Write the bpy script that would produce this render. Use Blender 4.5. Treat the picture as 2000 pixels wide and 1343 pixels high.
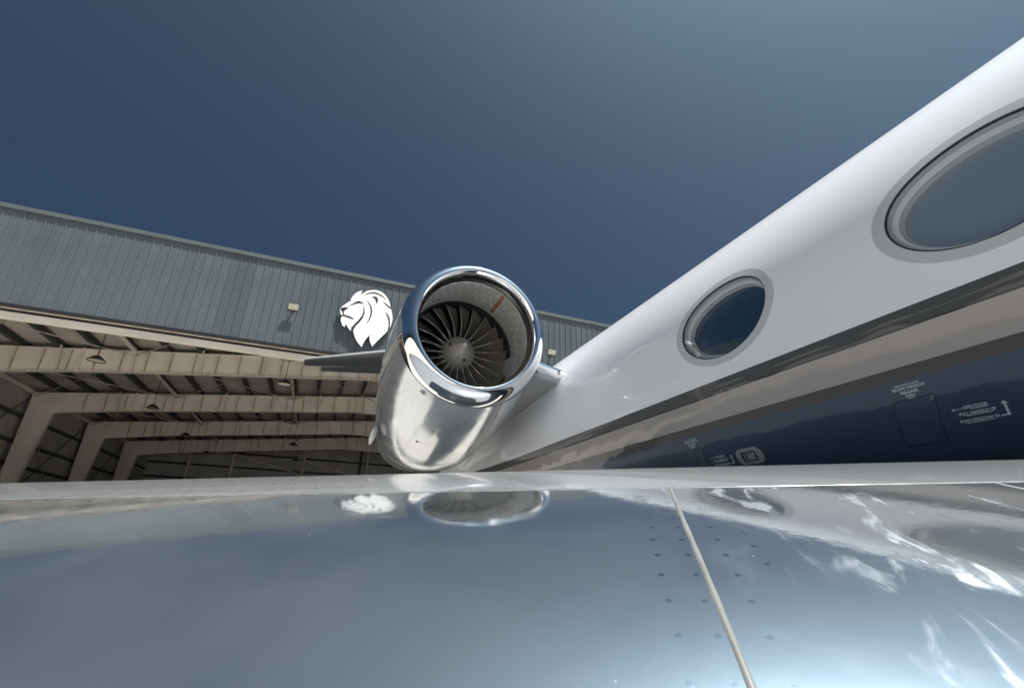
import bpy, bmesh, math, random
from mathutils import Vector, Matrix
random.seed(7)
R_ = math.radians
sc = bpy.context.scene
for o in list(bpy.data.objects):
    bpy.data.objects.remove(o)
COL = sc.collection
H = 1.35                      # camera height above the apron; all z below are relative to the lens

# ------------------------------------------------------------------ camera
PITCH, YAW, ROLL = 0.38807620, 0.35795542, 0.03219988
FPX = 959.692
fw = Vector((math.sin(YAW)*math.cos(PITCH), math.cos(YAW)*math.cos(PITCH), math.sin(PITCH)))
rt0 = Vector((math.cos(YAW), -math.sin(YAW), 0)); up0 = rt0.cross(fw)
rt = rt0*math.cos(ROLL) + up0*math.sin(ROLL)
up = up0*math.cos(ROLL) - rt0*math.sin(ROLL)
cam_d = bpy.data.cameras.new('camera'); cam = bpy.data.objects.new('camera', cam_d); COL.objects.link(cam)
M = Matrix(((rt.x, up.x, -fw.x, 0), (rt.y, up.y, -fw.y, 0), (rt.z, up.z, -fw.z, H), (0, 0, 0, 1)))
cam.matrix_world = M
cam_d.sensor_width = 36; cam_d.sensor_fit = 'HORIZONTAL'; cam_d.lens = FPX/2000*36
cam_d.clip_start = 0.02; cam_d.clip_end = 5000
sc.camera = cam

# ------------------------------------------------------------------ sky and sun
SUN = Vector((0.22, -0.23, 0.948)).normalized()
sun_el = math.asin(SUN.z); sun_az = math.atan2(SUN.x, SUN.y)
w = bpy.data.worlds.new('World'); sc.world = w; w.use_nodes = True
nt = w.node_tree; nt.nodes.clear()
sky = nt.nodes.new('ShaderNodeTexSky'); sky.sky_type = 'NISHITA'; sky.sun_disc = False
sky.sun_elevation = sun_el; sky.sun_rotation = sun_az
sky.air_density = 0.36; sky.dust_density = 8.5; sky.ozone_density = 10.0; sky.altitude = 200
bg = nt.nodes.new('ShaderNodeBackground'); bg.inputs['Strength'].default_value = 0.05
wo = nt.nodes.new('ShaderNodeOutputWorld')
tint = nt.nodes.new('ShaderNodeMix'); tint.data_type = 'RGBA'; tint.blend_type = 'MULTIPLY'
tint.inputs['Factor'].default_value = 1; tint.inputs['B'].default_value = (.76, 1.0, 1.0, 1)   # cool camera balance
nt.links.new(sky.outputs[0], tint.inputs['A']); nt.links.new(tint.outputs['Result'], bg.inputs[0]); nt.links.new(bg.outputs[0], wo.inputs[0])
sd = bpy.data.lights.new('sun', 'SUN'); sd.energy = 5.0; sd.angle = R_(0.53); sd.color = (1, .98, .94)
so = bpy.data.objects.new('sun', sd); COL.objects.link(so)
so.rotation_euler = (-SUN).to_track_quat('-Z', 'Y').to_euler(); so.location = (0, 0, 60)
sc.view_settings.view_transform = 'Standard'; sc.view_settings.look = 'None'
sc.view_settings.gamma = 1; sc.view_settings.use_curve_mapping = False
sc.view_settings.exposure = 0.62
sc.render.engine = 'CYCLES'
cy = sc.cycles
cy.use_denoising = True; cy.max_bounces = 10; cy.diffuse_bounces = 5; cy.glossy_bounces = 6
cy.transparent_max_bounces = 12; cy.sample_clamp_indirect = 6.0; cy.blur_glossy = 0.3
cy.caustics_reflective = True; cy.caustics_refractive = False

# ------------------------------------------------------------------ helpers
class MB:
    """collects vertices and faces of one mesh"""
    def __init__(s): s.v = []; s.f = []
    def add(s, vs, fs):
        k = len(s.v); s.v += [tuple(v) for v in vs]; s.f += [tuple(i+k for i in f) for f in fs]
    def box(s, x0, x1, y0, y1, z0, z1):
        s.add([(x0,y0,z0),(x1,y0,z0),(x1,y1,z0),(x0,y1,z0),(x0,y0,z1),(x1,y0,z1),(x1,y1,z1),(x0,y1,z1)],
              [(0,3,2,1),(4,5,6,7),(0,1,5,4),(1,2,6,5),(2,3,7,6),(3,0,4,7)])
    def bar(s, a, b, w_, h_, upv=(0,0,1)):
        a, b = Vector(a), Vector(b); d = (b-a).normalized(); x = d.cross(Vector(upv))
        if x.length < 1e-4: x = d.cross(Vector((1,0,0)))
        x.normalize(); y = x.cross(d)
        c = [x*w_/2+y*h_/2, -x*w_/2+y*h_/2, -x*w_/2-y*h_/2, x*w_/2-y*h_/2]
        s.add([a+q for q in c]+[b+q for q in c], [(3,2,1,0),(4,5,6,7),(0,1,5,4),(1,2,6,5),(2,3,7,6),(3,0,4,7)])
    def tube(s, pts, rad, n=8, flat=None):
        pts = [Vector(p) for p in pts]; rings = []
        for i, p in enumerate(pts):
            d = (pts[min(i+1, len(pts)-1)]-pts[max(i-1, 0)]).normalized()
            x = d.cross(Vector((0,0,1)));
            if x.length < 1e-4: x = d.cross(Vector((1,0,0)))
            x.normalize(); y = x.cross(d); r = rad[i] if isinstance(rad, (list, tuple)) else rad
            rings.append([p+x*r*math.cos(6.28318*k/n)+y*r*math.sin(6.28318*k/n) for k in range(n)])
        s.grid(rings, closed=True, caps=True)
    def grid(s, rows, closed=False, caps=False):
        k = len(s.v); m = len(rows[0])
        for r in rows: s.v += [tuple(p) for p in r]
        for i in range(len(rows)-1):
            for j in range(m if closed else m-1):
                j2 = (j+1) % m
                s.f.append((k+i*m+j, k+i*m+j2, k+(i+1)*m+j2, k+(i+1)*m+j))
        if caps:
            s.f.append(tuple(k+j for j in reversed(range(m)))); s.f.append(tuple(k+(len(rows)-1)*m+j for j in range(m)))
    def prism(s, poly, axis_fn, d0, d1):
        """poly of 2D points, axis_fn(u,v,d) -> xyz"""
        m = len(poly)
        s.add([axis_fn(u, v, d0) for u, v in poly]+[axis_fn(u, v, d1) for u, v in poly],
              [tuple(range(m)), tuple(range(2*m-1, m-1, -1))]+[(i, i+m, (i+1) % m+m, (i+1) % m) for i in range(m)])
    def mesh(s, name, smooth=None):
        me = bpy.data.meshes.new(name); me.from_pydata([(x, y, z) for x, y, z in s.v], [], s.f); me.update()
        bm = bmesh.new(); bm.from_mesh(me); bmesh.ops.recalc_face_normals(bm, faces=bm.faces)
        bm.to_mesh(me); bm.free()
        if smooth is not None:
            me.polygons.foreach_set('use_smooth', [True]*len(me.polygons))
            if smooth < 180: me.set_sharp_from_angle(angle=R_(smooth))
        return me
    def build(s, name, mat, parent=None, smooth=None):
        return obj(name, s.mesh(name, smooth), mat, parent)
def obj(name, me, mat, parent=None):
    o = bpy.data.objects.new(name, me); COL.objects.link(o)
    if mat is not None and not me.materials: me.materials.append(mat)
    if parent is not None: o.parent = parent
    return o
def thing(name, label, cat, loc=(0,0,0), group=None):
    o = bpy.data.objects.new(name, None); COL.objects.link(o); o.location = loc
    o.empty_display_size = .2
    return tag(o, label, cat, group)
def tag(o, label, cat, group=None):
    o['label'] = label; o['category'] = cat
    if group: o['group'] = group
    return o
def structure(o): o['kind'] = 'structure'; return o
def inst(me, name, parent, loc=(0,0,0), rot=None):
    o = bpy.data.objects.new(name, me); COL.objects.link(o); o.parent = parent; o.location = loc
    if rot: o.rotation_euler = rot
    return o

# ------------------------------------------------------------------ materials
def mat(name, col, rough=.5, metal=0., coat=0., spec=.5, noise=None, bump=None, coat_rough=.03, coords='Object', rvar=None):
    m = bpy.data.materials.new(name); m.use_nodes = True; t = m.node_tree; p = t.nodes['Principled BSDF']
    p.inputs['Base Color'].default_value = (*col, 1); p.inputs['Roughness'].default_value = rough
    p.inputs['Metallic'].default_value = metal; p.inputs['Coat Weight'].default_value = coat
    p.inputs['Coat Roughness'].default_value = coat_rough; p.inputs['Specular IOR Level'].default_value = spec
    tc = t.nodes.new('ShaderNodeTexCoord')
    if noise:                                       # (scale, amount, detail)
        n = t.nodes.new('ShaderNodeTexNoise'); n.inputs['Scale'].default_value = noise[0]
        n.inputs['Detail'].default_value = noise[2] if len(noise) > 2 else 6
        t.links.new(tc.outputs[coords], n.inputs['Vector'])
        mr = t.nodes.new('ShaderNodeMapRange'); mr.inputs['From Min'].default_value = .3; mr.inputs['From Max'].default_value = .7
        mr.inputs['To Min'].default_value = 1-noise[1]; mr.inputs['To Max'].default_value = 1+noise[1]
        t.links.new(n.outputs['Fac'], mr.inputs['Value'])
        mx = t.nodes.new('ShaderNodeMix'); mx.data_type = 'RGBA'; mx.blend_type = 'MULTIPLY'; mx.inputs['Factor'].default_value = 1
        mx.inputs['A'].default_value = (*col, 1); t.links.new(mr.outputs[0], mx.inputs['B'])
        t.links.new(mx.outputs['Result'], p.inputs['Base Color'])
    if rvar:                                        # (scale, lo, hi)
        n = t.nodes.new('ShaderNodeTexNoise'); n.inputs['Scale'].default_value = rvar[0]; n.inputs['Detail'].default_value = 8
        t.links.new(tc.outputs[coords], n.inputs['Vector'])
        mr = t.nodes.new('ShaderNodeMapRange'); mr.inputs['From Min'].default_value = .3; mr.inputs['From Max'].default_value = .7
        mr.inputs['To Min'].default_value = rvar[1]; mr.inputs['To Max'].default_value = rvar[2]
        t.links.new(n.outputs['Fac'], mr.inputs['Value']); t.links.new(mr.outputs[0], p.inputs['Roughness'])
    if bump:                                        # list of (scale, strength, distance)
        prev = None
        for sc_, st, di in bump:
            n = t.nodes.new('ShaderNodeTexNoise'); n.inputs['Scale'].default_value = sc_; n.inputs['Detail'].default_value = 3
            t.links.new(tc.outputs[coords], n.inputs['Vector'])
            b = t.nodes.new('ShaderNodeBump'); b.inputs['Strength'].default_value = st; b.inputs['Distance'].default_value = di
            t.links.new(n.outputs['Fac'], b.inputs['Height'])
            if prev: t.links.new(prev.outputs[0], b.inputs['Normal'])
            prev = b
        t.links.new(prev.outputs[0], p.inputs['Normal'])
        if coat: t.links.new(prev.outputs[0], p.inputs['Coat Normal'])
    return m
MT = {}
MT['siding'] = mat('grey_siding_paint', (.098, .117, .129), .45, spec=.4, noise=(.6, .12, 8))
MT['trim'] = mat('grey_trim_paint', (.105, .12, .122), .45, noise=(1.2, .08))
MT['dark_gap'] = mat('shade_line_black', (.008, .008, .008), .8)  # black that stands in for shade lines on the header
MT['cream'] = mat('cream_steel_paint', (.68, .62, .545), .55, noise=(.9, .10, 8))
MT['stain'] = mat('rusty_cream_steel', (.46, .385, .31), .7, noise=(3, .3, 8))
MT['purlin'] = mat('dark_green_grey_steel', (.035, .042, .04), .6, noise=(2, .2))
MT['insul'] = mat('pale_insulation_facing', (.56, .50, .44), .6, noise=(.5, .12, 8), bump=[(1.2, .5, .08)])
MT['wall_in'] = mat('wall_insulation_facing', (.44, .42, .39), .65, noise=(.6, .15, 8), bump=[(1.5, .4, .06)])
MT['galv'] = mat('galvanised_rod', (.45, .41, .36), .5, .3)
MT['roof'] = mat('roof_sheet', (.3, .3, .3), .5)
MT['lamp_dark'] = mat('dark_lamp_enamel', (.02, .02, .022), .45)
MT['lamp_lens'] = mat('frosted_lens', (.60, .57, .46), .3, noise=(9, .1))
MT['bronze'] = mat('bronze_lamp_housing', (.035, .03, .028), .5)
MT['sign_white'] = mat('white_acrylic', (.86, .86, .85), .35, noise=(2, .02))
MT['sign_dark'] = mat('dark_brown_return', (.016, .010, .010), .5)
MT['white'] = mat('white_aircraft_paint', (.78, .79, .81), .35, coat=.9, noise=(.8, .02), bump=[(.9, .05, .05)])
MT['lgrey'] = mat('pale_grey_paint', (.5, .535, .55), .35, coat=.5)
MT['gasket'] = mat('dark_gasket', (.008, .008, .008), .6)
MT['reveal'] = mat('window_reveal_grey', (.72, .73, .73), .45)
MT['seal'] = mat('grey_window_seal', (.44, .45, .46), .5)
MT['cabin'] = mat('dark_cabin_shade', (.012, .016, .022), .4)
MT['lettering'] = mat('pale_grey_lettering', (.58, .63, .68), .5)
MT['navy'] = mat('navy_gloss_paint', (.036, .063, .107), .3, coat=1.)
MT['chrome'] = mat('polished_lip_metal', (.86, .86, .87), .035, 1., noise=(3, .03), bump=[(1.6, .03, .05)])
MT['cowl'] = mat('silver_cowl_paint', (.66, .69, .71), .2, .7, noise=(2.2, .06, 8), rvar=(5, .09, .22), bump=[(2.5, .06, .05)])
MT['pylon'] = mat('grey_pylon_paint', (.36, .37, .375), .3, .2, coat=.4, noise=(2, .08))
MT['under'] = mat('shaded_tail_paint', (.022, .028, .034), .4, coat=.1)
MT['liner'] = mat('grey_acoustic_liner', (.42, .41, .39), .42, .35, noise=(7, .12, 3), bump=[(14, .2, .01)])
MT['rust_strip'] = mat('brown_joint_strip', (.22, .10, .04), .6, noise=(6, .4))
MT['titan'] = mat('dark_titanium_blade', (.40, .365, .32), .34, .65, noise=(6, .15))
MT['spin'] = mat('grey_spinner', (.70, .65, .56), .30, .6, noise=(5, .1))
MT['blade_edge'] = mat('bright_blade_edge', (.70, .68, .64), .3, .8)
MT['black'] = mat('black_void', (.004, .004, .004), .9)
MT['sealant'] = mat('cream_sealant', (.195, .193, .182), .4, noise=(30, .15))
MT['rivet'] = mat('dull_rivet_metal', (.60, .645, .68), .12, 1.)
MT['wingskin'] = mat('light_grey_wing_paint', (.40, .41, .42), .22, .35, coat=.6, coat_rough=.06, noise=(1.5, .06, 8), bump=[(3, .05, .02)])
MT['tyre'] = mat('black_tyre', (.02, .02, .02), .8)
MT['strut'] = mat('white_gear_paint', (.6, .6, .6), .4)

def wing_le_material():
    m = bpy.data.materials.new('polished_leading_edge'); m.use_nodes = True; t = m.node_tree; L = t.links.new
    p = t.nodes['Principled BSDF']; p.inputs['Metallic'].default_value = 1
    p.inputs['Base Color'].default_value = (.67, .70, .72, 1)
    tc = t.nodes.new('ShaderNodeTexCoord')
    def noise(scale, detail=5, dist=0, vec=None):
        n = t.nodes.new('ShaderNodeTexNoise'); n.inputs['Scale'].default_value = scale; n.inputs['Detail'].default_value = detail
        n.inputs['Distortion'].default_value = dist; L(vec or tc.outputs['Object'], n.inputs['Vector']); return n.outputs['Fac']
    def rng(v, a, b, c, d):
        r = t.nodes.new('ShaderNodeMapRange'); L(v, r.inputs['Value'])
        for k, q in zip(('From Min', 'From Max', 'To Min', 'To Max'), (a, b, c, d)): r.inputs[k].default_value = q
        return r.outputs[0]
    m0 = t.nodes.new('ShaderNodeMapping'); m0.inputs['Rotation'].default_value = (0, 0, R_(33)); L(tc.outputs['Object'], m0.inputs['Vector'])
    mp = t.nodes.new('ShaderNodeMapping'); mp.inputs['Scale'].default_value = (13, 4.2, 5); L(m0.outputs[0], mp.inputs['Vector'])
    patch_ = rng(noise(2.6, 7, .6, mp.outputs[0]), .555, .64, 0, .27)          # wiped and scuffed areas
    fine_ = rng(noise(38, 10, .8), .40, .75, .05, .12)
    ra = t.nodes.new('ShaderNodeMath'); ra.operation = 'ADD'; sx_ = t.nodes.new('ShaderNodeSeparateXYZ'); L(tc.outputs['Object'], sx_.inputs[0])
    zone = rng(sx_.outputs['X'], .27, .40, .06, 1)                               # scuffed by boots towards the wing root
    pm_ = t.nodes.new('ShaderNodeMath'); pm_.operation = 'MULTIPLY'; L(patch_, pm_.inputs[0]); L(zone, pm_.inputs[1])
    L(pm_.outputs[0], ra.inputs[0]); L(fine_, ra.inputs[1]); L(ra.outputs[0], p.inputs['Roughness'])
    b1 = t.nodes.new('ShaderNodeBump'); b1.inputs['Strength'].default_value = .06; b1.inputs['Distance'].default_value = .01
    L(noise(7, 2), b1.inputs['Height'])
    b2 = t.nodes.new('ShaderNodeBump'); b2.inputs['Strength'].default_value = .045; b2.inputs['Distance'].default_value = .002
    L(noise(34, 4), b2.inputs['Height']); L(b1.outputs[0], b2.inputs['Normal']); L(b2.outputs[0], p.inputs['Normal'])
    hz = t.nodes.new('ShaderNodeMath'); hz.operation = 'MULTIPLY'; L(noise(120, 4, .4), hz.inputs[0]); L(zone, hz.inputs[1])
    b3 = t.nodes.new('ShaderNodeBump'); b3.inputs['Strength'].default_value = .10; b3.inputs['Distance'].default_value = .0006
    L(hz.outputs[0], b3.inputs['Height']); L(b2.outputs[0], b3.inputs['Normal']); L(b3.outputs[0], p.inputs['Normal'])
    # a film of dust lying on the metal, in patches, with small specks
    d = t.nodes.new('ShaderNodeBsdfDiffuse'); d.inputs['Color'].default_value = (.48, .51, .53, 1)
    v = t.nodes.new('ShaderNodeTexVoronoi'); v.inputs['Scale'].default_value = 55; L(tc.outputs['Object'], v.inputs['Vector'])
    sp = rng(v.outputs['Distance'], .05, .02, 0, .55)
    gate = rng(noise(6, 2), .52, .6, 0, 1)
    mul = t.nodes.new('ShaderNodeMath'); mul.operation = 'MULTIPLY'; L(sp, mul.inputs[0]); L(gate, mul.inputs[1])
    ad = t.nodes.new('ShaderNodeMath'); ad.operation = 'ADD'; ad.use_clamp = True
    L(rng(noise(4, 9, .3), .30, .75, .045, .115), ad.inputs[0]); L(mul.outputs[0], ad.inputs[1])
    mx = t.nodes.new('ShaderNodeMixShader'); L(ad.outputs[0], mx.inputs[0]); L(p.outputs[0], mx.inputs[1]); L(d.outputs[0], mx.inputs[2])
    L(mx.outputs[0], t.nodes['Material Output'].inputs['Surface'])
    return m
MT['le'] = wing_le_material()

def glass_material():
    m = bpy.data.materials.new('window_pane_glass'); m.use_nodes = True; t = m.node_tree; t.nodes.clear(); L = t.links.new
    o = t.nodes.new('ShaderNodeOutputMaterial'); g = t.nodes.new('ShaderNodeBsdfGlossy'); g.inputs['Roughness'].default_value = .02
    tr = t.nodes.new('ShaderNodeBsdfTransparent'); tr.inputs['Color'].default_value = (.95, .97, .98, 1)
    fr = t.nodes.new('ShaderNodeFresnel'); ge = t.nodes.new('ShaderNodeNewGeometry'); mi = t.nodes.new('ShaderNodeMapRange')
    mi.inputs['To Min'].default_value = 2.2; mi.inputs['To Max'].default_value = 1/2.2      # a thin pane reflects alike from both sides
    L(ge.outputs['Backfacing'], mi.inputs['Value']); L(mi.outputs[0], fr.inputs['IOR'])
    mx = t.nodes.new('ShaderNodeMixShader'); L(fr.outputs[0], mx.inputs[0]); L(tr.outputs[0], mx.inputs[1]); L(g.outputs[0], mx.inputs[2])
    L(mx.outputs[0], o.inputs['Surface']); return m
MT['glass'] = glass_material()

XC, ZC, RF = 3.25, 1.13, 1.2          # fuselage axis and radius
def fuselage_material():
    """white above, painted cheat-line bands and navy belly below, split by the angle round the body"""
    m = bpy.data.materials.new('fuselage_livery_paint'); m.use_nodes = True; t = m.node_tree; L = t.links.new
    p = t.nodes['Principled BSDF']; p.inputs['Roughness'].default_value = .42; p.inputs['Specular IOR Level'].default_value = .25
    p.inputs['Coat Weight'].default_value = .65; p.inputs['Coat Roughness'].default_value = .02; p.inputs['Coat IOR'].default_value = 1.5
    at = t.nodes.new('ShaderNodeAttribute'); at.attribute_name = 'ring_angle'
    cr = t.nodes.new('ShaderNodeValToRGB'); cr.color_ramp.interpolation = 'CONSTANT'
    mr = t.nodes.new('ShaderNodeMapRange')
    for k, q in zip(('From Min', 'From Max', 'To Min', 'To Max'), (-60, 20, 0, 1)): mr.inputs[k].default_value = q
    L(at.outputs['Fac'], mr.inputs['Value']); L(mr.outputs[0], cr.inputs[0])
    bands = [(-60, (.038, .066, .112)), (-23.0, (.055, .052, .050)), (-20.55, (.36, .33, .305)), (-13.75, (.015, .018, .022)), (-13.45, (.07, .075, .078)), (-10.3, (.79, .80, .82))]
    el = cr.color_ramp.elements
    while len(el) < len(bands): el.new(.5)
    for e_, (a, c) in zip(el, bands): e_.position = (a+60)/80; e_.color = (*c, 1)
    L(cr.outputs[0], p.inputs['Base Color'])
    tc = t.nodes.new('ShaderNodeTexCoord')
    n = t.nodes.new('ShaderNodeTexNoise'); n.inputs['Scale'].default_value = 3.4; n.inputs['Detail'].default_value = 1.5; L(tc.outputs['Object'], n.inputs['Vector'])
    b = t.nodes.new('ShaderNodeBump'); b.inputs['Strength'].default_value = .2; b.inputs['Distance'].default_value = .03
    wv = t.nodes.new('ShaderNodeMapRange')                                          # the belly panels are oil-canned, the cabin side is smooth
    for k, q in zip(('From Min', 'From Max', 'To Min', 'To Max'), (-24, -12, 3.4, .8)): wv.inputs[k].default_value = q
    L(at.outputs['Fac'], wv.inputs['Value'])
    hm = t.nodes.new('ShaderNodeMath'); hm.operation = 'MULTIPLY'; L(n.outputs['Fac'], hm.inputs[0]); L(wv.outputs[0], hm.inputs[1])
    L(hm.outputs[0], b.inputs['Height']); L(b.outputs[0], p.inputs['Coat Normal'])
    return m
MT['fus'] = fuselage_material()

def apron_material():
    m = bpy.data.materials.new('sunlit_concrete'); m.use_nodes = True; t = m.node_tree; L = t.links.new; p = t.nodes['Principled BSDF']
    p.inputs['Roughness'].default_value = .85
    tc = t.nodes.new('ShaderNodeTexCoord')
    n = t.nodes.new('ShaderNodeTexNoise'); n.inputs['Scale'].default_value = .35; n.inputs['Detail'].default_value = 9; L(tc.outputs['Object'], n.inputs['Vector'])
    cr = t.nodes.new('ShaderNodeValToRGB'); cr.color_ramp.elements[0].position = .3; cr.color_ramp.elements[1].position = .7
    cr.color_ramp.elements[0].color = (.46, .425, .385, 1); cr.color_ramp.elements[1].color = (.585, .545, .495, 1)
    L(n.outputs['Fac'], cr.inputs[0])
    br = t.nodes.new('ShaderNodeTexBrick'); br.offset = 0; br.inputs['Scale'].default_value = .2; br.inputs['Mortar Size'].default_value = .004
    br.inputs['Brick Width'].default_value = 1; br.inputs['Row Height'].default_value = 1
    br.inputs['Color1'].default_value = (1, 1, 1, 1); br.inputs['Color2'].default_value = (.93, .93, .93, 1); br.inputs['Mortar'].default_value = (.12, .11, .1, 1)
    L(tc.outputs['Object'], br.inputs['Vector'])
    mx = t.nodes.new('ShaderNodeMix'); mx.data_type = 'RGBA'; mx.blend_type = 'MULTIPLY'; mx.inputs['Factor'].default_value = 1
    L(cr.outputs[0], mx.inputs['A']); L(br.outputs[0], mx.inputs['B']); L(mx.outputs['Result'], p.inputs['Base Color'])
    return m
MT['apron'] = apron_material()
MT['floor'] = mat('hangar_floor_coating', (.52, .49, .45), .35, noise=(.4, .1, 8))

# sheet-to-sheet variation of the siding
t = MT['siding'].node_tree; p_ = t.nodes['Principled BSDF']; src = p_.inputs['Base Color'].links[0].from_socket
oi = t.nodes.new('ShaderNodeObjectInfo'); mr_ = t.nodes.new('ShaderNodeMapRange'); mr_.inputs['To Min'].default_value = .92; mr_.inputs['To Max'].default_value = 1.09
t.links.new(oi.outputs['Random'], mr_.inputs['Value'])
mx_ = t.nodes.new('ShaderNodeMix'); mx_.data_type = 'RGBA'; mx_.blend_type = 'MULTIPLY'; mx_.inputs['Factor'].default_value = 1
t.links.new(src, mx_.inputs['A']); t.links.new(mr_.outputs[0], mx_.inputs['B']); t.links.new(mx_.outputs['Result'], p_.inputs['Base Color'])
# ================================================================== ground
g = MB(); g.add([(-900,-900,0),(900,-900,0),(900,900,0),(-900,900,0)], [(0,1,2,3)])
structure(g.build('apron', MT['apron']))
g = MB(); g.add([(-17.3,20.6,.004),(25.9,20.6,.004),(25.9,64.0,.004),(-17.3,64.0,.004)], [(0,1,2,3)])
structure(g.build('hangar_floor', MT['floor']))

# ================================================================== hangar
YW, ZT, ZB = 20.1, 10.78, 7.05
XR = 4.3                                             # ridge
XL, XRR = -17.5, 2*4.3+17.5
hangar = thing('hangar', 'large grey metal hangar with open front showing cream steel frames inside', 'hangar', (0, 0, 0))
Z = lambda z: z+H
# header siding: sheets with three ribs each
PIT = .3055
def siding_mesh(z0, z1):
    m = MB(); prof = []
    for k in range(3):
        x = k*PIT
        prof += [(x, 0), (x+.016, -.028), (x+.044, -.028), (x+.06, 0), (x+.14, 0), (x+.150, -.006), (x+.165, -.006), (x+.175, 0), (x+.222, 0), (x+.232, -.006), (x+.247, -.006), (x+.257, 0)]
    prof.append((3*PIT-.0015, 0))
    m.grid([[(x, y, z0) for x, y in prof], [(x, y, z1) for x, y in prof]])
    m.grid([[(x, y+.03 if y == 0 else .03, z0) for x, y in prof], [(x, .03, z1) for x, y in prof]])
    return m
sm = siding_mesh(Z(ZB), Z(ZT-.1)).mesh('siding_panel'); sm.materials.append(MT['siding'])
x = 10.052-.03-PIT*3*31; i = 0
xs0 = x
while x < XRR+.3:
    inst(sm, 'siding_panel', hangar, (x, YW, 0)); x += 3*PIT
xs1 = x
m = MB(); m.box(xs0-.05, xs1+.05, YW-.062, YW+.35, Z(ZT-.17), Z(ZT))
m.box(xs0-.05, xs1+.05, YW-.072, YW-.0625, Z(ZT-.17), Z(ZT-.145)); m.build('parapet_cap', MT['trim'], hangar)
m = MB(); m.box(xs0, xs1, YW-.005, YW+.029, Z(ZT-.19), Z(ZT-.172)); m.build('cap_shadow_strip', MT['dark_gap'], hangar)  # dark strip put in as the shadow beneath the cap
m = MB(); m.box(xs0, xs1, YW-.042, YW+.25, Z(ZB-.12), Z(ZB-.003)); m.build('header_shadow_trim', MT['dark_gap'], hangar)  # bottom trim, coloured black as the shadow gap below the siding
m = MB(); m.box(xs0, xs1, YW+.02, YW+.30, Z(ZB-.17), Z(ZB-.123)); m.build('door_track', MT['stain'], hangar)
m = MB(); m.box(xs0, xs1, YW+.06, YW+.30, Z(ZB-.25), Z(ZB-.173)); m.build('track_recess', MT['dark_gap'], hangar)
m = MB(); m.box(XL, XRR, YW+.10, YW+.36, Z(ZB-.46), Z(ZB-.253)); m.build('header_beam', MT['cream'], hangar)
m = MB(); m.box(xs0, xs1, YW+.031, YW+.06, Z(ZB+.0), Z(ZT-.18)); m.build('header_backing', MT['wall_in'], hangar)
# frames
FY = [21.2, 29.2, 38.0, 46.8, 55.5]
SL = .115
ztop = lambda X: 10.28-SL*abs(X-XR)
def zin(X):
    a = abs(X-XR)
    if a <= 2.45: return 8.86
    if a <= 16.2: return 8.86-(8.86-7.30)*(a-2.45)/13.75
    return 7.30-(7.30-6.70)*(a-16.2)/3.95
XO = 17.2+XR                                          # half width to the outer flange
inner = [(-16.76, -H), (-15.85, 6.70), (-11.9, 7.30), (1.85, 8.86), (4.3, 8.861)]
mir = lambda q: (2*XR-q[0], q[1])
inner_full = inner+[mir(q) for q in reversed(inner[:-1])]
outer = [(-17.1, -H), (-17.1, 7.80), (4.3, 10.28)]
outer_full = outer+[mir(q) for q in reversed(outer[:-1])]
def flange(m, path, wd, th, off):
    for a, b in zip(path[:-1], path[1:]):
        d = Vector((b[0]-a[0], 0, b[1]-a[1])).normalized(); nrm = Vector((d.z, 0, -d.x))*off
        m.bar(Vector((a[0], 0, a[1]))+nrm, Vector((b[0], 0, b[1]))+nrm, wd, th, (nrm.normalized() if nrm.length else (0,0,1)))
wm = MB()
poly = outer_full+list(reversed(inner_full))
# web as quads between matching stations so the polygon stays simple
def seg(m, a0, a1, b0, b1):
    m.prism([a0, a1, b1, b0], lambda u, v, d: (u, d, v), -.012, .012)
for sgn in (0, 1):
    f_ = (lambda q: q) if sgn == 0 else mir
    seg(wm, f_((-17.1, -H)), f_((-17.1, 6.9)), f_((-16.76, -H)), f_((-15.85, 6.70)))
    seg(wm, f_((-17.1, 6.9)), f_((-17.1, 7.80)), f_((-15.85, 6.70)), f_((-15.4, 8.0)))
    seg(wm, f_((-15.4, 8.0)), f_((-11.9, 8.40)), f_((-15.85, 6.70)), f_((-11.9, 7.30)))
    seg(wm, f_((-11.9, 8.40)), f_((1.85, 10.0)), f_((-11.9, 7.30)), f_((1.85, 8.86)))
    seg(wm, f_((1.85, 10.0)), f_((4.3, 10.28)), f_((1.85, 8.86)), f_((4.3, 8.861)))
web_me = wm.mesh('frame'); web_me.materials.append(MT['cream'])
fm = MB(); flange(fm, inner_full, .30, .03, .016); fin_me = fm.mesh('inner_flange'); fin_me.materials.append(MT['cream'])
fm = MB(); flange(fm, outer_full, .30, .03, -.016); fout_me = fm.mesh('outer_flange'); fout_me.materials.append(MT['cream'])
def stiff_me(h):
    s_ = MB(); s_.box(-.011, .011, -.145, .145, -.0, h); me = s_.mesh('stiffener'); me.materials.append(MT['stain']); return me
st_me = stiff_me(1.06)
sp = MB(); sp.box(-.045, .045, -.16, .16, -.06, 1.2); sp_me = sp.mesh('splice_plate'); sp_me.materials.append(MT['cream'])
fb = MB(); fb.bar((0, 0, 0), (0, .42, 1.18), .07, .07); fb_me = fb.mesh('flange_brace'); fb_me.materials.append(MT['galv'])
stc = MB(); stc.box(0, 1.0, -.012-.02, -.0125, -.012, .012); stc_me = stc.mesh('column_stiffener'); stc_me.materials.append(MT['stain'])
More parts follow.
